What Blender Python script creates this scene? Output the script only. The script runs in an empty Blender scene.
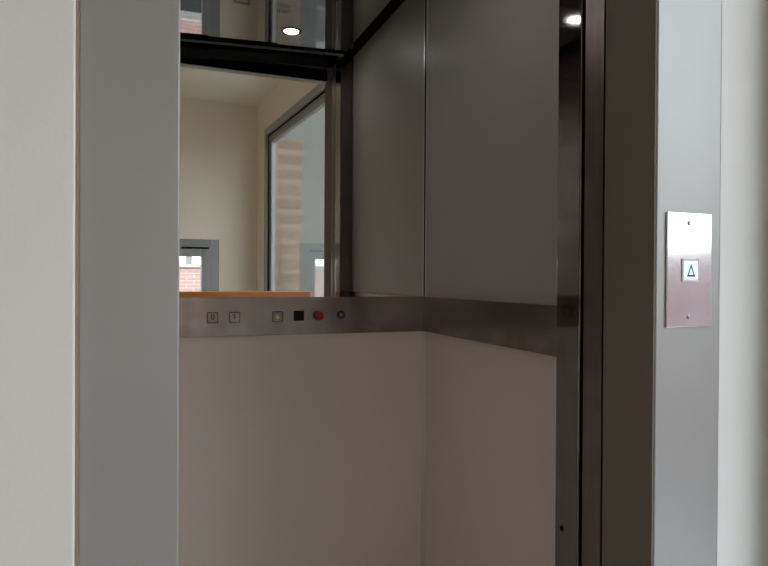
import bpy, bmesh, math, random
from mathutils import Vector, Matrix
sc = bpy.context.scene
COL = sc.collection
EYE = 1.20            # camera height above the landing floor
rad = math.radians

# ------------------------------------------------------------------ materials
def new_mat(name):
    m = bpy.data.materials.new(name); m.use_nodes = True
    nt = m.node_tree
    b = nt.nodes['Principled BSDF']
    return m, nt, b

def paint(name, col, rough=0.6, var=0.04, scale=3.0, bump=0.0, bscale=200.0, metal=0.0, spec=0.5, stretch=(1, 1, 1), coat=0.0):
    """painted / laminate / metal surface with slight procedural mottling"""
    m, nt, b = new_mat(name)
    N, L = nt.nodes, nt.links
    tc = N.new('ShaderNodeTexCoord'); mp = N.new('ShaderNodeMapping'); mp.inputs['Scale'].default_value = stretch
    L.new(tc.outputs['Object'], mp.inputs['Vector'])
    ns = N.new('ShaderNodeTexNoise'); ns.inputs['Scale'].default_value = scale; ns.inputs['Detail'].default_value = 4
    L.new(mp.outputs['Vector'], ns.inputs['Vector'])
    r = N.new('ShaderNodeValToRGB')
    r.color_ramp.elements[0].position = 0.3; r.color_ramp.elements[1].position = 0.7
    r.color_ramp.elements[0].color = tuple(c * (1 - var) for c in col) + (1,)
    r.color_ramp.elements[1].color = tuple(min(1, c * (1 + var)) for c in col) + (1,)
    L.new(ns.outputs['Fac'], r.inputs['Fac']); L.new(r.outputs['Color'], b.inputs['Base Color'])
    b.inputs['Roughness'].default_value = rough; b.inputs['Metallic'].default_value = metal
    b.inputs['Specular IOR Level'].default_value = spec
    b.inputs['Coat Weight'].default_value = coat
    if bump:
        n2 = N.new('ShaderNodeTexNoise'); n2.inputs['Scale'].default_value = bscale; n2.inputs['Detail'].default_value = 3
        L.new(mp.outputs['Vector'], n2.inputs['Vector'])
        bp = N.new('ShaderNodeBump'); bp.inputs['Strength'].default_value = bump; bp.inputs['Distance'].default_value = 0.002
        L.new(n2.outputs['Fac'], bp.inputs['Height']); L.new(bp.outputs['Normal'], b.inputs['Normal'])
    return m

def steel(name, col, rough=0.3, streak=(1, 1, 60), var=0.12, rvar=0.1, scale=6.0, smudge=0.0):
    """brushed stainless steel: streaked colour and roughness, optional fingerprints"""
    m, nt, b = new_mat(name)
    N, L = nt.nodes, nt.links
    tc = N.new('ShaderNodeTexCoord'); mp = N.new('ShaderNodeMapping'); mp.inputs['Scale'].default_value = streak
    L.new(tc.outputs['Object'], mp.inputs['Vector'])
    ns = N.new('ShaderNodeTexNoise'); ns.inputs['Scale'].default_value = scale; ns.inputs['Detail'].default_value = 6
    L.new(mp.outputs['Vector'], ns.inputs['Vector'])
    r = N.new('ShaderNodeValToRGB')
    r.color_ramp.elements[0].position = 0.25; r.color_ramp.elements[1].position = 0.75
    r.color_ramp.elements[0].color = tuple(c * (1 - var) for c in col) + (1,)
    r.color_ramp.elements[1].color = tuple(min(1, c * (1 + var)) for c in col) + (1,)
    L.new(ns.outputs['Fac'], r.inputs['Fac'])
    mr = N.new('ShaderNodeMapRange'); mr.inputs['To Min'].default_value = max(0, rough - rvar); mr.inputs['To Max'].default_value = rough + rvar
    n2 = N.new('ShaderNodeTexNoise'); n2.inputs['Scale'].default_value = 14.0; n2.inputs['Detail'].default_value = 5
    L.new(tc.outputs['Object'], n2.inputs['Vector'])
    L.new(n2.outputs['Fac'], mr.inputs['Value']); L.new(mr.outputs['Result'], b.inputs['Roughness'])
    if smudge:
        r2 = N.new('ShaderNodeValToRGB')
        r2.color_ramp.elements[0].position = 0.4; r2.color_ramp.elements[1].position = 0.62
        r2.color_ramp.elements[0].color = (1, 1, 1, 1)
        k = 1 - smudge
        r2.color_ramp.elements[1].color = (k, k * .97, k * .95, 1)
        L.new(n2.outputs['Fac'], r2.inputs['Fac'])
        mx = N.new('ShaderNodeMix'); mx.data_type = 'RGBA'; mx.blend_type = 'MULTIPLY'; mx.inputs['Factor'].default_value = 1
        L.new(r.outputs['Color'], mx.inputs['A']); L.new(r2.outputs['Color'], mx.inputs['B'])
        L.new(mx.outputs['Result'], b.inputs['Base Color'])
    else:
        L.new(r.outputs['Color'], b.inputs['Base Color'])
    b.inputs['Metallic'].default_value = 1
    return m

def flat(name, col, rough=0.5, metal=0.0, emit=0.0):
    m, nt, b = new_mat(name)
    b.inputs['Base Color'].default_value = tuple(col) + (1,)
    b.inputs['Roughness'].default_value = rough; b.inputs['Metallic'].default_value = metal
    if emit:
        b.inputs['Emission Color'].default_value = tuple(col) + (1,); b.inputs['Emission Strength'].default_value = emit
    return m

def glass_mat(name, tint=(0.92, 0.935, 0.93)):
    m = bpy.data.materials.new(name); m.use_nodes = True
    nt = m.node_tree; N, L = nt.nodes, nt.links
    N.clear()
    out = N.new('ShaderNodeOutputMaterial'); mix = N.new('ShaderNodeMixShader')
    tr = N.new('ShaderNodeBsdfTransparent'); tr.inputs['Color'].default_value = tuple(tint) + (1,)
    gl = N.new('ShaderNodeBsdfGlossy'); gl.inputs['Roughness'].default_value = 0.01; gl.inputs['Color'].default_value = (1, 1, 1, 1)
    fr = N.new('ShaderNodeFresnel'); ge = N.new('ShaderNodeNewGeometry'); im = N.new('ShaderNodeMapRange')   # same reflectance from either side of the pane
    im.inputs['To Min'].default_value = 1.5; im.inputs['To Max'].default_value = 1 / 1.5
    L.new(ge.outputs['Backfacing'], im.inputs['Value']); L.new(im.outputs['Result'], fr.inputs['IOR'])
    mu = N.new('ShaderNodeMath'); mu.operation = 'MULTIPLY'; mu.inputs[1].default_value = 1.0; mu.use_clamp = True
    L.new(fr.outputs['Fac'], mu.inputs[0]); L.new(mu.outputs['Value'], mix.inputs['Fac'])
    L.new(tr.outputs['BSDF'], mix.inputs[1]); L.new(gl.outputs['BSDF'], mix.inputs[2])
    L.new(mix.outputs['Shader'], out.inputs['Surface'])
    return m

def brick_mat(name, c1, c2, mortar, scale=4.0, bw=0.5, rh=0.25, axis='XZ', msize=0.02):
    m, nt, b = new_mat(name)
    N, L = nt.nodes, nt.links
    tc = N.new('ShaderNodeTexCoord'); sp = N.new('ShaderNodeSeparateXYZ'); cb = N.new('ShaderNodeCombineXYZ')
    L.new(tc.outputs['Object'], sp.inputs['Vector'])
    L.new(sp.outputs[axis[0]], cb.inputs['X']); L.new(sp.outputs[axis[1]], cb.inputs['Y'])
    bt = N.new('ShaderNodeTexBrick'); bt.inputs['Scale'].default_value = scale
    bt.inputs['Color1'].default_value = c1 + (1,); bt.inputs['Color2'].default_value = c2 + (1,); bt.inputs['Mortar'].default_value = mortar + (1,)
    bt.inputs['Brick Width'].default_value = bw; bt.inputs['Row Height'].default_value = rh; bt.inputs['Mortar Size'].default_value = msize
    L.new(cb.outputs['Vector'], bt.inputs['Vector']); L.new(bt.outputs['Color'], b.inputs['Base Color'])
    b.inputs['Roughness'].default_value = 0.9
    return m

def wood_mat(name, c1, c2):
    m, nt, b = new_mat(name)
    N, L = nt.nodes, nt.links
    tc = N.new('ShaderNodeTexCoord'); mp = N.new('ShaderNodeMapping'); mp.inputs['Scale'].default_value = (1.5, 18, 18)
    L.new(tc.outputs['Object'], mp.inputs['Vector'])
    ns = N.new('ShaderNodeTexNoise'); ns.inputs['Scale'].default_value = 4; ns.inputs['Detail'].default_value = 6
    L.new(mp.outputs['Vector'], ns.inputs['Vector'])
    r = N.new('ShaderNodeValToRGB'); r.color_ramp.elements[0].color = c1 + (1,); r.color_ramp.elements[1].color = c2 + (1,)
    L.new(ns.outputs['Fac'], r.inputs['Fac']); L.new(r.outputs['Color'], b.inputs['Base Color'])
    b.inputs['Roughness'].default_value = 0.4
    return m

M = {}
M['wall'] = paint('landing_plaster', (0.82, 0.79, 0.745), 0.75, 0.015, 2.0, 0.06, 260)
M['wall_warm'] = paint('cream_plaster', (0.81, 0.73, 0.60), 0.8, 0.02, 2.0, 0.06, 260)
M['ceil'] = paint('ceiling_plaster', (0.80, 0.74, 0.60), 0.85, 0.02)
M['floor'] = paint('terrazzo_floor', (0.50, 0.45, 0.40), 0.35, 0.2, 60)
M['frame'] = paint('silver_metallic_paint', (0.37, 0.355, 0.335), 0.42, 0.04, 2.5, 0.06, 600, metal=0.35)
M['reveal'] = paint('shaded_metallic_paint', (0.20, 0.165, 0.135), 0.75, 0.06, 2.5, 0.05, 600, metal=0.0, spec=0.15)  # same sheet metal as the frame, its shade put into a darker colour
M['bead'] = paint('tan_sealant', (0.30, 0.21, 0.14), 0.7, 0.08, 8)
M['lam'] = paint('beige_laminate', (0.75, 0.65, 0.575), 0.5, 0.02, 3.0, 0.03, 500)  # lower panels: floor bounce and doorway light lifted into the base colour
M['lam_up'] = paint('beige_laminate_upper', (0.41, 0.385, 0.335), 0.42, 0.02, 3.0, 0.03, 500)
M['band'] = steel('brushed_steel_band', (0.33, 0.295, 0.28), 0.24, (1.2, 1.2, 50), 0.08, 0.06, 5, 0.18)
M['post'] = steel('dark_polished_steel', (0.22, 0.20, 0.19), 0.055, (60, 60, 1), 0.08, 0.02, 6, 0.1)
M['leaf'] = steel('brown_brushed_steel', (0.22, 0.185, 0.165), 0.36, (60, 60, 1), 0.12, 0.06, 6, 0.1)
M['plate'] = steel('bright_brushed_steel', (0.80, 0.79, 0.79), 0.12, (1, 60, 60), 0.05, 0.03, 5, 0.06)
M['ceilsteel'] = steel('mirror_polished_steel', (0.33, 0.325, 0.32), 0.02, (1, 1, 1), 0.04, 0.015, 3)
M['mirror'] = flat('silvered_glass', (0.80, 0.79, 0.76), 0.0, 1.0)
M['alu'] = paint('grey_aluminium', (0.30, 0.30, 0.295), 0.4, 0.03, 5, metal=0.2)
M['trim'] = paint('satin_aluminium_trim', (0.58, 0.60, 0.62), 0.35, 0.03, 5, metal=0.7)
M['alu_dark'] = paint('shadow_gasket', (0.03, 0.03, 0.035), 0.5, 0.05)
M['black'] = paint('matt_black', (0.005, 0.005, 0.005), 0.8, 0.1, spec=0.05)
M['blackgl'] = flat('black_display_glass', (0.003, 0.003, 0.003), 0.7)
M['void'] = paint('shaft_black', (0.01, 0.009, 0.008), 0.9, 0.1)
M['red'] = paint('red_plastic', (0.42, 0.012, 0.02), 0.35, 0.05)
M['yellow'] = flat('yellow_symbol', (0.80, 0.48, 0.0), 0.4)
M['ink'] = flat('engraved_black', (0.02, 0.018, 0.018), 0.5)
M['btnface'] = steel('button_steel', (0.30, 0.27, 0.26), 0.35, (40, 40, 1), 0.06, 0.06, 5)
M['btnwhite'] = flat('white_button_face', (0.80, 0.88, 0.97), 0.35, 0, 0.35)
M['btnpink'] = flat('rose_button_rim', (0.78, 0.62, 0.66), 0.3)
M['chrome'] = flat('screw_chrome', (0.5, 0.5, 0.5), 0.25, 1.0)
M['lamp'] = flat('lamp_lens', (0.95, 0.93, 1.0), 0.3, 0, 65.0)
M['glass'] = glass_mat('window_glass')
M['wood'] = wood_mat('varnished_wood', (0.50, 0.16, 0.05), (0.66, 0.25, 0.09))
M['white'] = paint('white_plastic', (0.7, 0.7, 0.68), 0.4, 0.02)
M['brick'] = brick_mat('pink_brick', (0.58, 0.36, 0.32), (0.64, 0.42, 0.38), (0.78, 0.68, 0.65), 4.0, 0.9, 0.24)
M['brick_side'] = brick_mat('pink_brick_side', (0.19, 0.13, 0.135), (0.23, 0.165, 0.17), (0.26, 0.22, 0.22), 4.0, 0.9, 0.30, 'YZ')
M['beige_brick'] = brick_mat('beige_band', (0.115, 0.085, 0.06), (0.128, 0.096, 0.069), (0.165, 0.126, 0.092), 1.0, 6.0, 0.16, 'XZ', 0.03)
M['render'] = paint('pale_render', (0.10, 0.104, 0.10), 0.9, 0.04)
M['concrete'] = paint('pale_concrete', (0.62, 0.62, 0.61), 0.85, 0.06)
M['asphalt'] = paint('grey_paving', (0.2, 0.2, 0.2), 0.9, 0.1)

# ------------------------------------------------------------------ mesh helpers
IDENT = Matrix.Identity(4)
def quadbox(bm, x0, x1, y0, y1, z0, z1, mtx=IDENT, bevel=0.0, seg=2):
    t = bmesh.new()
    vs = [t.verts.new((x, y, z)) for x in (x0, x1) for y in (y0, y1) for z in (z0, z1)]
    for f in ((0, 1, 3, 2), (4, 6, 7, 5), (0, 4, 5, 1), (2, 3, 7, 6), (0, 2, 6, 4), (1, 5, 7, 3)):
        t.faces.new([vs[i] for i in f])
    bmesh.ops.recalc_face_normals(t, faces=t.faces)
    if bevel:
        bmesh.ops.bevel(t, geom=list(t.edges), offset=bevel, segments=seg, profile=0.5, affect='EDGES')
    merge(bm, t, mtx)

def merge(bm, t, mtx=IDENT):
    idx = {}
    for v in t.verts: idx[v] = bm.verts.new(mtx @ v.co)
    for f in t.faces:
        try: bm.faces.new([idx[v] for v in f.verts])
        except ValueError: pass
    t.free()

def prism(bm, pts, z0, z1, mtx=IDENT):
    """extrude a plan polygon (x,y) from z0 to z1"""
    t = bmesh.new()
    a = [t.verts.new((p[0], p[1], z0)) for p in pts]; b = [t.verts.new((p[0], p[1], z1)) for p in pts]
    t.faces.new(a); t.faces.new(b)
    n = len(pts)
    for i in range(n): t.faces.new((a[i], a[(i + 1) % n], b[(i + 1) % n], b[i]))
    bmesh.ops.recalc_face_normals(t, faces=t.faces)
    merge(bm, t, mtx)

def front_prism(bm, pts, y0, y1, mtx=IDENT):
    """extrude a face polygon (x,z) from y0 to y1"""
    t = bmesh.new()
    a = [t.verts.new((p[0], y0, p[1])) for p in pts]; b = [t.verts.new((p[0], y1, p[1])) for p in pts]
    t.faces.new(a); t.faces.new(b)
    n = len(pts)
    for i in range(n): t.faces.new((a[i], a[(i + 1) % n], b[(i + 1) % n], b[i]))
    bmesh.ops.recalc_face_normals(t, faces=t.faces)
    merge(bm, t, mtx)

def lathe(bm, prof, mtx=IDENT, n=32):
    """revolve (r, z) profile about z"""
    t = bmesh.new(); rings = []
    for r, z in prof:
        if r < 1e-6: rings.append([t.verts.new((0, 0, z))])
        else: rings.append([t.verts.new((r * math.cos(2 * math.pi * i / n), r * math.sin(2 * math.pi * i / n), z)) for i in range(n)])
    for a, b in zip(rings, rings[1:]):
        for i in range(n):
            j = (i + 1) % n
            if len(a) == 1 and len(b) == 1: continue
            if len(a) == 1: t.faces.new((a[0], b[i], b[j]))
            elif len(b) == 1: t.faces.new((a[i], a[j], b[0]))
            else: t.faces.new((a[i], a[j], b[j], b[i]))
    bmesh.ops.recalc_face_normals(t, faces=t.faces)
    merge(bm, t, mtx)

def frame_ring(bm, x0, x1, z0, z1, w, y0, y1, mtx=IDENT, bevel=0.0):
    quadbox(bm, x0, x0 + w, y0, y1, z0, z1, mtx, bevel); quadbox(bm, x1 - w, x1, y0, y1, z0, z1, mtx, bevel)
    quadbox(bm, x0 + w, x1 - w, y0, y1, z1 - w, z1, mtx, bevel); quadbox(bm, x0 + w, x1 - w, y0, y1, z0, z0 + w, mtx, bevel)

def obj(name, bm, mat, parent=None, smooth=False):
    me = bpy.data.meshes.new(name)
    if parent is not None:
        bm.transform(Matrix.Translation(-parent_world(parent)))
    bm.to_mesh(me); bm.free()
    if smooth:
        for p in me.polygons: p.use_smooth = True
    o = bpy.data.objects.new(name, me); COL.objects.link(o)
    me.materials.append(mat)
    if parent is not None: o.parent = parent
    return o
def parent_world(o):
    v = Vector(o.location)
    while o.parent: o = o.parent; v += Vector(o.location)
    return v
def tag(o, label, cat, group=None):
    o['label'] = label; o['category'] = cat
    if group: o['group'] = group
    return o
def thing(name, label, cat, loc, group=None):
    o = bpy.data.objects.new(name, None); COL.objects.link(o); o.location = loc
    o.empty_display_size = 0.05
    return tag(o, label, cat, group)
def struct(name, bm, mat, label=None, cat=None):
    o = obj(name, bm, mat); o['kind'] = 'structure'
    if label: o['label'] = label
    if cat: o['category'] = cat
    return o
def B(): return bmesh.new()
def rounded(cx, cy, r, a0, a1, n=8):
    return [(cx + r * math.cos(rad(a0 + (a1 - a0) * i / n)), cy + r * math.sin(rad(a0 + (a1 - a0) * i / n))) for i in range(n + 1)]

E = EYE
FY = 0.769                 # plane of the landing door frame
YB = 1.78                  # rear wall of the car
XW = 0.824                 # right side wall of the car
XO = 0.767                 # right edge of the door opening
XL = 0.0331                # left edge of the door opening
CARL = -0.10               # left side wall of the car
CEIL = E + 0.965
BT, BB = E - 0.0545, E - 0.1645       # steel band, top and bottom

# ------------------------------------------------------------------ landing shell
P0 = Vector((1.050, 0.769)); ev = Vector((-0.0825, -0.99659)); nv = Vector((-0.99659, 0.0825))
C0 = Vector((0.849, -1.66))
LCEIL = E + 1.457
# right wall frame: local x = along the wall from the lift corner, local y = into the wall (outwards), z up
MR = Matrix(((ev.x, -nv.x, 0, P0.x), (ev.y, -nv.y, 0, P0.y), (0, 0, 1, 0), (0, 0, 0, 1)))
# back wall frame: local x = leftwards from the corner, local y = outwards
gv = Vector((-0.9976, 0.07)); hv = Vector((-0.07, -0.9976))
MB_ = Matrix(((gv.x, hv.x, 0, C0.x), (gv.y, hv.y, 0, C0.y), (0, 0, 1, 0), (0, 0, 0, 1)))

bm = B()   # wall with the lift opening, rounded plaster edges
WY = 0.752; r = 0.0012
xl, xr_ = -0.0785, 0.9095
prism(bm, [(-1.8, 0.885), (-1.8, WY)] + rounded(xl - r, WY + r, r, -90, 0) + [(xl, 0.885)], -0.1, LCEIL + .1)
prism(bm, [(xr_, 0.885), (xr_, FY - .0003), (xr_ + .0006, FY - .0008), (1.30, FY - .0008), (1.30, 0.885)], -0.1, LCEIL + .1)
quadbox(bm, xl, xr_, FY - .0008, 0.885, E + 1.03, LCEIL + .1)
struct('wall_front', bm, M['wall'], 'pale plastered landing wall around the lift doorway', 'wall')

GU0, GU1, GH = 0.012, 2.161, E + 1.20     # sliding glass door extents in the right wall
bm = B()
quadbox(bm, -0.0, GU0, 0, 0.062, -0.1, LCEIL + .1, MR)
quadbox(bm, GU1, 2.66, 0, 0.062, -0.1, LCEIL + .1, MR)
quadbox(bm, GU0, GU1, 0, 0.062, GH, LCEIL + .1, MR)
struct('wall_right', bm, M['wall_warm'], 'landing side wall holding the sliding glass door', 'wall')

WU0, WU1, WZ0, WZ1 = 0.318, 0.98, E - 0.62, E + 0.317
bm = B()
quadbox(bm, -0.06, WU0, 0, 0.22, -0.1, LCEIL + .1, MB_)
quadbox(bm, WU1, 2.75, 0, 0.22, -0.1, LCEIL + .1, MB_)
quadbox(bm, WU0, WU1, 0, 0.22, WZ1, LCEIL + .1, MB_)
quadbox(bm, WU0, WU1, 0, 0.22, -0.1, WZ0, MB_)
struct('wall_back', bm, M['wall_warm'], 'cream landing wall behind the camera, seen in the mirror', 'wall')
bm = B(); quadbox(bm, -1.9, -1.7, -1.8, 0.9, -0.1, LCEIL + .1)
struct('wall_left', bm, M['wall_warm'], 'landing wall on the left', 'wall')
poly = [(-1.75, 0.90), (1.26, 0.90), (1.06, 0.70), (0.87, -1.75), (-1.75, -1.56)]
bm = B(); prism(bm, [(-1.8, .88), (1.15, .88), (1.0, -1.8), (-1.8, -1.6)], LCEIL, LCEIL + .12)
struct('ceiling', bm, M['ceil'], 'cream landing ceiling', 'ceiling')
bm = B(); prism(bm, [(-1.8, .88), (1.15, .88), (1.0, -1.8), (-1.8, -1.6)], -0.12, 0)
struct('floor', bm, M['floor'], 'landing floor', 'floor')
bm = B()
prism(bm, [(-0.0840, 0.7655), (-0.0752, 0.7655), (-0.0752, 0.80), (-0.0840, 0.80)], 0, E + 1.03)
struct('trim_1', bm, M['bead'], 'tan sealant bead between left wall and door frame', 'trim')

# window in the back wall
w = B()
frame_ring(w, WU0, WU1, WZ0, WZ1, 0.072, -0.012, 0.07, MB_, 0.004)
win = struct('window_1', w, M['alu'], 'grey framed window in the cream wall, seen in the mirror', 'window')
s = B(); frame_ring(s, WU0 + .066, WU1 - .066, WZ0 + .066, WZ1 - .066, 0.074, -0.026, 0.055, MB_, 0.006)
obj('sash', s, M['alu'], win)
g = B(); quadbox(g, WU0 + .13, WU1 - .13, 0.018, 0.024, WZ0 + .13, WZ1 - .13, MB_)
obj('pane', g, M['glass'], win)
h = B(); quadbox(h, WU0 + .085, WU0 + .30, -0.034, -0.022, WZ1 - .078, WZ1 - .064, MB_, 0.002)
obj('hinge', h, M['black'], win)

# sliding glass door in the right wall
d = B(); frame_ring(d, GU0, GU1, 0.0, GH, 0.055, -0.014, 0.062, MR, 0.004)
door = struct('door_1', d, M['alu'], 'grey aluminium sliding glass door, seen in the mirror', 'door')
for (u0, u1, yy) in ((0.03, 0.795, 0.052), (0.695, 2.11, 0.012)):
    s = B(); frame_ring(s, u0, u1, 0.05, GH - .05, 0.07, yy, yy + 0.035, MR, 0.004)
    fr = obj('sliding_panel', s, M['alu'], door)
    g = B(); quadbox(g, u0 + .065, u1 - .065, yy + .014, yy + .020, 0.11, GH - .115, MR)
    obj('pane', g, M['glass'], fr)
k = B(); quadbox(k, GU0 + .05, GU1 - .05, 0.004, 0.010, GH - .062, GH - .055, MR); quadbox(k, GU1 - .062, GU1 - .055, 0.004, .01, .05, GH - .055, MR)
obj('gasket', k, M['black'], door)

# wooden balustrade right behind the camera
bal = thing('balustrade', 'orange varnished wooden handrail on white balusters, seen in the mirror', 'balustrade', (0.3, -0.19, 0))
b_ = B(); quadbox(b_, -1.66, 0.943, -0.225, -0.165, E - .125, E - .078, IDENT, 0.006); obj('handrail', b_, M['wood'], bal)
b_ = B(); quadbox(b_, -1.66, 0.925, -0.215, -0.175, 0.06, 0.09, IDENT, 0.004); obj('bottom_rail', b_, M['white'], bal)
for i in range(21):
    x = -1.6 + i * 0.125
    b_ = B(); quadbox(b_, x - .009, x + .009, -0.204, -0.186, 0.09, E - .125); obj('baluster', b_, M['white'], bal)
for x in (-1.63, 0.895):
    b_ = B(); quadbox(b_, x - .02, x + .02, -0.215, -0.175, 0.0, E - .125); obj('post', b_, M['white'], bal)

# socket on the back wall
so = thing('wall_socket', 'small grey socket plate low on the cream wall beside the window', 'socket', (0, 0, 0))
so.location = MB_ @ Vector((0.14, 0, E - 0.40))
b_ = B(); quadbox(b_, .14 - .07, .14 + .07, -0.012, 0, E - .435, E - .365, MB_, 0.003); obj('cover_plate', b_, M['alu'], so)
b_ = B(); quadbox(b_, .14 - .05, .14 + .05, -0.016, -0.010, E - .42, E - .38, MB_, 0.002); obj('socket_insert', b_, M['trim'], so)

# ------------------------------------------------------------------ lift doorway frame
fr = thing('lift_door_frame', 'silver-grey painted metal frame around the lift doorway', 'door frame', (0.4, FY, 0))
b_ = B(); quadbox(b_, -0.0762, XL, FY, 0.884, 0, E + 1.03, IDENT, 0.0022, 3); obj('left_jamb', b_, M['frame'], fr)
b_ = B()
prism(b_, [(XO + .0030, FY + .0020), (XO + .0038, FY + .0006)] + [(XO + .0050, FY), (0.914, FY), (0.914, 0.884), (XO + .0035, 0.884)], 0, E + 1.03)
obj('right_jamb', b_, M['frame'], fr)
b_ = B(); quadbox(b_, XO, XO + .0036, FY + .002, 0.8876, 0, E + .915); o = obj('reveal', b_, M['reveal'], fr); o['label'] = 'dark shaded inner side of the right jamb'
b_ = B(); quadbox(b_, XL, XO + .0036, FY, 0.812, E + .915, E + 1.03, IDENT, 0.002); obj('head', b_, M['frame'], fr)

# call panel on the right jamb
cp = thing('call_panel', 'brushed steel lift call plate with an up-arrow button on the right jamb', 'call panel', (0.8385, FY, E + .018))
b_ = B(); quadbox(b_, 0.7895, 0.8878, FY - .0035, FY, E - .0768, E + .1132, IDENT, 0.0012, 2); obj('faceplate', b_, M['plate'], cp)
b_ = B(); frame_ring(b_, 0.8205, 0.8590, E - .0015, E + .0372, 0.0042, FY - .0056, FY - .003, IDENT, 0.0008)
btn = obj('push_button', b_, M['btnpink'], cp)
b_ = B(); quadbox(b_, 0.8245, 0.8550, FY - .0052, FY - .003, E + .0025, E + .0332); obj('button_face', b_, M['btnwhite'], btn)
def tri(k):  # scaled triangle
    cx, cz = 0.8398, E + .0150
    return [(cx - .0088 * k, cz - .0078 * k), (cx + .0088 * k, cz - .0078 * k), (cx, cz + .0135 * k)]
b_ = B()
o3, i3 = tri(1.0), tri(0.62)
for i in range(3):
    j = (i + 1) % 3
    front_prism(b_, [o3[i], o3[j], i3[j], i3[i]], FY - .0056, FY - .0050)
o = obj('arrow', b_, M['ink'], btn); o['label'] = 'dark outlined up arrow'
for z in (E + .0965, E - .0605):
    b_ = B(); lathe(b_, [(0.0040, 0), (0.0040, .0012), (0.0028, .0022), (0, .0022)], Matrix.Translation((0.8375, FY - .0034, z)) @ Matrix.Rotation(rad(90), 4, 'X'), 20)
    quadbox(b_, 0.8375 - .0030, 0.8375 + .0030, FY - .0060, FY - .0052, z - .0005, z + .0005)
    obj('screw', b_, M['chrome'], cp)

# retracted sliding door leaf beside the jamb
lf = thing('sliding_door_leaf', 'brown brushed steel door leaf edge slid back between jamb and car post', 'lift door', (0.9, 0.92, 0.02))
b_ = B()
prism(b_, [(XO + .001, 0.8935), (XO + .0005, 0.9130), (XO + .0035, 0.9150), (XO + .0035, 0.9470), (XO + .006, 0.9500), (1.16, 0.9500), (1.16, 0.8935)], 0.02, E + .90)
obj('door_skin', b_, M['leaf'], lf)
b_ = B(); quadbox(b_, XO + .003, 0.80, 0.8882, 0.8934, 0.02, E + .90); obj('gap_shade_strip', b_, M['black'], lf)  # black strip standing in for the shade in the open gap

# ------------------------------------------------------------------ lift car
car = thing('lift_car', 'lift car interior of beige laminate panels with dark steel door post and polished ceiling', 'lift', (0.36, 1.40, 0))
b_ = B(); quadbox(b_, CARL - .03, XW + .03, 0.955, YB + .03, -0.06, 0.0); obj('car_floor', b_, M['floor'], car)
def panel(label, *a, mat='lam'):
    b_ = B(); quadbox(b_, *a, IDENT, 0.0008, 1); o = obj('wall_panel', b_, M[mat], car)
    return o
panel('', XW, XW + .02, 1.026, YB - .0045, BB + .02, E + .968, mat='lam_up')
panel('', XW, XW + .02, 1.026, YB - .0045, 0.0, BB + .02)
panel('', CARL + .004, XW - .0045, YB, YB + .02, 0.0, BB + .02)
panel('', CARL - .02, CARL, 0.96, YB - .0045, BB + .02, E + .968, mat='leaf')
panel('', CARL - .02, CARL, 0.96, YB - .0045, 0.0, BB + .02)
# corner trims and front edge strip
b_ = B(); prism(b_, [(XW + .004, YB - .011), (XW - .002, YB - .011), (XW - .010, YB - .002), (XW - .010, YB + .004), (XW + .004, YB + .004)], 0.0, BB + .02); obj('corner_trim', b_, M['trim'], car)
b_ = B(); quadbox(b_, XW - .0022, XW + .004, YB - .0125, YB - .0042, BT - .005, E + .968); obj('corner_trim', b_, M['trim'], car)
b_ = B(); quadbox(b_, XW - .0030, XW + .002, YB - .0042, YB - .0002, BT - .005, E + .968); obj('corner_gasket', b_, M['black'], car)
b_ = B(); quadbox(b_, XW - .002, XW + .01, 1.0265, 1.037, 0.0, E + .968); obj('edge_strip', b_, M['alu'], car)
# front post
b_ = B(); quadbox(b_, XO, XW + .02, 0.9545, 1.026, 0.0, E + 1.0, IDENT, 0.003, 3)
po = obj('door_post', b_, M['post'], car); po['label'] = 'dark polished steel door post'
b_ = B(); lathe(b_, [(0.0, 0.0), (0.0055, 0.0), (0.0055, 0.001), (0.0, 0.001)], Matrix.Translation((XO - .0004, 1.003, E - .494)) @ Matrix.Rotation(rad(90), 4, 'Y'), 20)
obj('bolt_hole', b_, M['black'], po)
b_ = B(); quadbox(b_, CARL - .02, XL - .01, 0.9545, 1.026, 0.0, E + 1.0, IDENT, 0.003, 3); o = obj('door_post', b_, M['post'], car); o['label'] = 'dark polished steel door post'
# polished ceiling with shadow gap, its front edge and the black door gear
b_ = B(); prism(b_, [(CARL + .05, 0.945), (0.775, 1.048), (0.775, YB - .004), (CARL + .05, YB - .004)], CEIL, CEIL + .015)
obj('ceiling_panel', b_, M['ceilsteel'], car)
b_ = B(); prism(b_, [(CARL + .05, 0.934), (0.775, 1.037), (0.775, 1.047), (CARL + .05, 0.944)], CEIL - .007, CEIL + .001); obj('ceiling_edge', b_, M['trim'], car)
b_ = B(); prism(b_, [(CARL + .05, 0.952), (0.775, 1.055), (0.775, 1.085), (CARL + .05, 0.982)], CEIL - .0015, CEIL + .001); obj('ceiling_joint', b_, M['black'], car)
b_ = B(); quadbox(b_, CARL - .03, XW + .03, 0.95, YB + .03, CEIL + .09, CEIL + .11); 
quadbox(b_, XW, XW + .03, 1.03, YB, E + .972, CEIL + .09)
obj('roof', b_, M['void'], car)
hd = B()
ang = math.atan2(0.103, 0.825)
MH = Matrix.Translation((0.115, 0.840, 0)) @ Matrix.Rotation(ang, 4, 'Z')
quadbox(hd, -0.20, 0.655, 0.0, 0.115, E + .945, E + .966, MH, 0.002)
hdo = obj('door_gear', hd, M['black'], car)
b_ = B(); quadbox(b_, XL, XO - .002, 0.8130, 0.8180, E + .917, E + .968); obj('head_shade_sheet', b_, M['black'], hdo)  # black sheet added to paint the shaded back of the head dark
b_ = B(); quadbox(b_, -0.20, 0.12, -0.012, 0.1160, E + .936, E + .962, MH, 0.002); obj('hanger_cover', b_, M['black'], hdo)
b_ = B(); quadbox(b_, 0.12, 0.40, -0.008, 0.1155, E + .940, E + .958, MH, 0.002); obj('hanger_cover', b_, M['black'], hdo)

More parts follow.
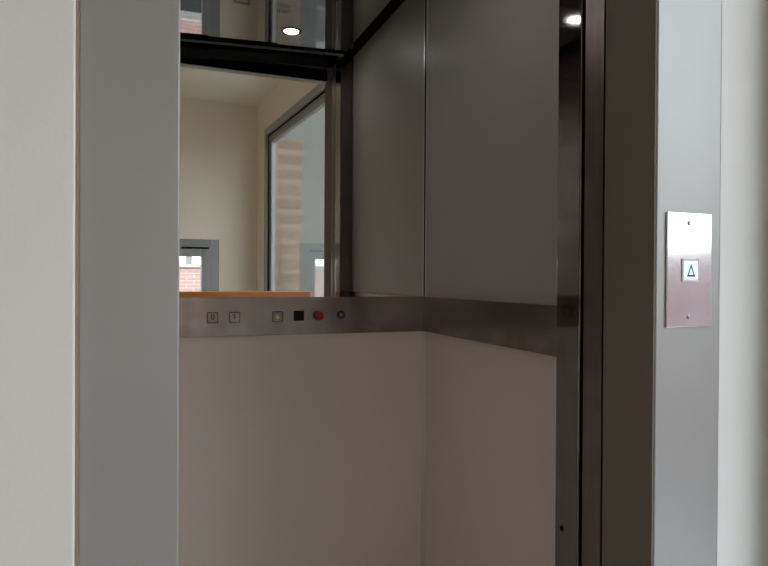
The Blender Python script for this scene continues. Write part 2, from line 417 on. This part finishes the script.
# mirror above the band
b_ = B(); quadbox(b_, CARL + .004, XW - .0005, YB, YB + .006, BT - .01, CEIL - .001)
tag(obj('wall_mirror', b_, M['mirror']), 'large frameless mirror on the rear wall of the lift, above the steel control band', 'mirror')

# side band
hb = B(); quadbox(hb, XW - .010, XW, 1.0265, YB - .0105, BB, BT, IDENT, 0.0012, 2)
tag(obj('steel_band', hb, M['band']), 'dark brushed steel strip along the right side wall of the lift', 'steel strip')

# control band
ct = thing('control_panel', 'brushed steel control strip with buttons across the rear wall below the mirror', 'control panel', (0.36, YB, E - .11))
PY = YB - .010
b_ = B(); quadbox(b_, CARL + .004, XW - .0005, PY, YB, BB, BT, IDENT, 0.0012, 2); obj('faceplate', b_, M['band'], ct)
def strokes(bm, rects, y0, y1):
    for r_ in rects: quadbox(bm, r_[0], r_[1], y0, y1, r_[2], r_[3])
def button(cx, cz, half=0.0150):
    b_ = B(); frame_ring(b_, cx - half, cx + half, cz - half, cz + half, 0.0022, PY - .0022, PY + .001)
    fr = obj('push_button', b_, M['ink'], ct)
    f = B(); quadbox(f, cx - half + .002, cx + half - .002, PY - .003, PY + .001, cz - half + .002, cz + half - .002, IDENT, 0.0006); obj('button_face', f, M['btnface'], fr)
    return fr
CZ = E - .1105
b0 = button(0.1645, CZ)
g = B(); x, z = 0.1645, CZ + .002
for i in range(20):
    a0, a1 = 2 * math.pi * i / 20, 2 * math.pi * (i + 1) / 20
    front_prism(g, [(x + .0052 * math.cos(a0), z + .0080 * math.sin(a0)), (x + .0052 * math.cos(a1), z + .0080 * math.sin(a1)), (x + .0024 * math.cos(a1), z + .0050 * math.sin(a1)), (x + .0024 * math.cos(a0), z + .0050 * math.sin(a0))], PY - .0036, PY - .0028)
o = obj('numeral', g, M['ink'], b0); o['label'] = 'black numeral 0'
b1 = button(0.2250, CZ)
g = B(); x = 0.2250
strokes(g, [(x - .0015, x + .0018, z - .0075, z + .0075)], PY - .0036, PY - .0028)
front_prism(g, [(x - .0015, z + .0075), (x - .0050, z + .0045), (x - .0050, z + .0022), (x - .0015, z + .0042)], PY - .0036, PY - .0028)
o = obj('numeral', g, M['ink'], b1); o['label'] = 'black numeral 1'
b2 = button(0.3480, CZ)
g = B(); x, z = 0.3480, CZ
bell = [(-.0080, -.0050), (-.0055, -.0025), (-.0050, .0020), (-.0030, .0050), (-.0010, .0060), (-.0010, .0080), (.0010, .0080), (.0010, .0060), (.0030, .0050), (.0050, .0020), (.0055, -.0025), (.0080, -.0050)]
front_prism(g, [(x + p[0] * .85, z + p[1] * .85 - .001) for p in bell], PY - .0036, PY - .0028)
lathe(g, [(0, 0), (.0018, 0), (.0018, .0008), (0, .0008)], Matrix.Translation((x, PY - .0028, z - .0066)) @ Matrix.Rotation(rad(90), 4, 'X'), 12)
o = obj('bell_symbol', g, M['yellow'], b2); o['label'] = 'yellow alarm bell symbol'
b_ = B(); quadbox(b_, 0.411 - .0155, 0.411 + .0155, PY - .002, PY + .001, CZ + .0015 - .0150, CZ + .0015 + .0150, IDENT, 0.0008)
o = obj('display_window', b_, M['blackgl'], ct); o['label'] = 'black square display'
# red stop knob
RX = Matrix.Rotation(rad(90), 4, 'X')
b_ = B(); lathe(b_, [(0.0, 0), (0.0135, 0), (0.0135, .003), (0.010, .004), (0.0075, .005), (0.0075, .012), (0, .012)], Matrix.Translation((0.4690, PY + .001, CZ + .001)) @ RX, 28)
kn = obj('stop_button', b_, M['ink'], ct)
b_ = B(); lathe(b_, [(0.0, .011), (0.0105, .011), (0.0135, .014), (0.0138, .019), (0.0120, .0225), (0.0070, .0245), (0, .0250)], Matrix.Translation((0.4690, PY + .001, CZ + .001)) @ RX, 28)
o = obj('knob', b_, M['red'], kn, True); o['label'] = 'red mushroom knob'
# key switch
b_ = B(); lathe(b_, [(0.0052, .0035), (0.0070, .005), (0.0125, .0045), (0.0130, 0), (0.0052, 0)], Matrix.Translation((0.5400, PY, CZ + .0025)) @ RX, 28)
ks = obj('key_switch', b_, M['ink'], ct); ks['label'] = 'round key switch with black ring'
b_ = B(); lathe(b_, [(0, .003), (0.0054, .003), (0.0054, 0), (0, 0)], Matrix.Translation((0.5400, PY, CZ + .0025)) @ RX, 24)
cyl = obj('lock_core', b_, M['chrome'], ks)

# downlights in the car ceiling
def downlight(x, y, label):
    t = thing('recessed_downlight', label, 'ceiling light', (x, y, CEIL), 'downlights in the lift ceiling')
    b_ = B(); lathe(b_, [(0.027, -.0005), (0.030, -.0035), (0.037, -.0030), (0.042, -.0005), (0.042, .0), (0.027, .0)], Matrix.Translation((x, y, CEIL)), 36); obj('bezel', b_, M['alu'], t, True)
    b_ = B(); lathe(b_, [(0, -.0012), (0.020, -.0011), (0.0275, -.0008), (0.0275, -.0002), (0, -.0002)], Matrix.Translation((x, y, CEIL)), 32); obj('lens', b_, M['lamp'], t, True)
    return t
downlight(0.512, 1.203, 'round lit downlight in the lift ceiling nearer the doorway')
downlight(0.065, 1.700, 'round lit downlight in the lift ceiling nearer the mirror')

# dark shaft around the car
b_ = B()
quadbox(b_, -0.45, -0.40, 0.885, 2.0, -0.5, 2.9); quadbox(b_, 1.30, 1.35, 0.885, 2.0, -0.5, 2.9)
quadbox(b_, -0.45, 1.35, 2.0, 2.05, -0.5, 2.9); quadbox(b_, -0.45, 1.35, 0.885, 2.05, 2.9, 2.95); quadbox(b_, -0.45, 1.35, 0.885, 2.05, -0.55, -0.5)
quadbox(b_, -0.45, 1.35, 0.90, 0.94, -0.5, -0.02)
struct('wall_shaft', b_, M['void'], 'dark lift shaft behind the car', 'wall')

# ------------------------------------------------------------------ outdoors
bb = thing('brick_building', 'pink brick building with a pale ledge seen through the window in the mirror', 'building', (0, -7.2, -4))
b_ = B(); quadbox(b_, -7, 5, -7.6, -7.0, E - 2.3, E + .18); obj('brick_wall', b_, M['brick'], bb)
b_ = B(); quadbox(b_, -7, 5, -7.65, -6.9, E - 2.42, E - 2.3); obj('ledge', b_, M['concrete'], bb)
b_ = B(); quadbox(b_, -7, 5, -7.6, -7.0, -4, E - 2.42); obj('ground_storey', b_, M['render'], bb)
b_ = B(); quadbox(b_, -7, 5, -7.65, -6.96, E + .18, E + .23); obj('coping', b_, M['concrete'], bb)
for i, x in enumerate((-0.4, 0.62, 1.55)):
    b_ = B(); quadbox(b_, x - .05, x + .05, -7.4, -7.3, E + .23, E + .9); obj('roof_railing_post', b_, M['alu'], bb)
b2_ = thing('brick_building', 'long pink brick building across the street from the glass door', 'building', (9.2, 1, -4))
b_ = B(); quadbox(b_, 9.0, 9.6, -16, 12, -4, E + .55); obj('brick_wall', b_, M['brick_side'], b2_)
b_ = B(); quadbox(b_, 8.94, 9.65, -16, 12, E + .55, E + .62); obj('coping', b_, M['concrete'], b2_)
b_ = B(); quadbox(b_, 1.275, 1.54, -3.2, -2.94, -4, E + 1.5)
tag(obj('brick_pier', b_, M['beige_brick']), 'beige banded brick pier outside the glass door', 'pier')
b_ = B(); quadbox(b_, 0.9, 2.9, -5.0, -4.7, -4, 3.9)
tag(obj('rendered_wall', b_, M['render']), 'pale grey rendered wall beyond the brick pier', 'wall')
b_ = B(); quadbox(b_, 1.25, 2.4, -1.9, 0.9, -0.2, -0.03)
tag(obj('balcony_slab', b_, M['concrete']), 'pale concrete balcony slab outside the glass door', 'balcony')
b_ = B(); quadbox(b_, -30, 30, -30, 30, -4.1, -4.0)
struct('ground', b_, M['asphalt'], 'grey street paving', 'ground')

# ------------------------------------------------------------------ light
wd = bpy.data.worlds.new('overcast_sky'); sc.world = wd; wd.use_nodes = True
nt = wd.node_tree; bg = nt.nodes['Background']
tc = nt.nodes.new('ShaderNodeTexCoord'); sp = nt.nodes.new('ShaderNodeSeparateXYZ'); rp = nt.nodes.new('ShaderNodeValToRGB')
nt.links.new(tc.outputs['Generated'], sp.inputs['Vector']); nt.links.new(sp.outputs['Z'], rp.inputs['Fac'])
rp.color_ramp.elements[0].color = (0.90, 0.95, 1.0, 1); rp.color_ramp.elements[1].color = (0.70, 0.82, 1.0, 1)
nt.links.new(rp.outputs['Color'], bg.inputs['Color']); bg.inputs['Strength'].default_value = 4.9

sl = bpy.data.lights.new('sun', 'SUN'); sl.energy = 2.6; sl.angle = rad(4); sl.color = (1.0, 0.94, 0.86)
so_ = bpy.data.objects.new('sun', sl); COL.objects.link(so_); so_.rotation_euler = Vector((0.12, -0.78, -0.60)).to_track_quat('-Z', 'Y').to_euler()

# ------------------------------------------------------------------ camera
cam = bpy.data.cameras.new('camera'); cam.sensor_width = 36; cam.lens = 610 / 768 * 36; cam.clip_start = 0.01
co = bpy.data.objects.new('camera', cam); COL.objects.link(co)
yaw, pit, roll = rad(21), rad(-0.35), rad(0.32)
F = Vector((math.sin(yaw) * math.cos(pit), math.cos(yaw) * math.cos(pit), math.sin(pit)))
R0 = Vector((math.cos(yaw), -math.sin(yaw), 0)); U0 = R0.cross(F)
R = R0 * math.cos(roll) + U0 * math.sin(roll); U = U0 * math.cos(roll) - R0 * math.sin(roll)
co.matrix_world = Matrix(((R.x, U.x, -F.x, 0), (R.y, U.y, -F.y, 0), (R.z, U.z, -F.z, EYE), (0, 0, 0, 1)))
sc.camera = co
sc.view_settings.view_transform = 'Standard'; sc.view_settings.look = 'None'; sc.view_settings.exposure = 0.0
sc.cycles.use_denoising = True
sc.cycles.max_bounces = 12; sc.cycles.diffuse_bounces = 6; sc.cycles.glossy_bounces = 8; sc.cycles.transparent_max_bounces = 16
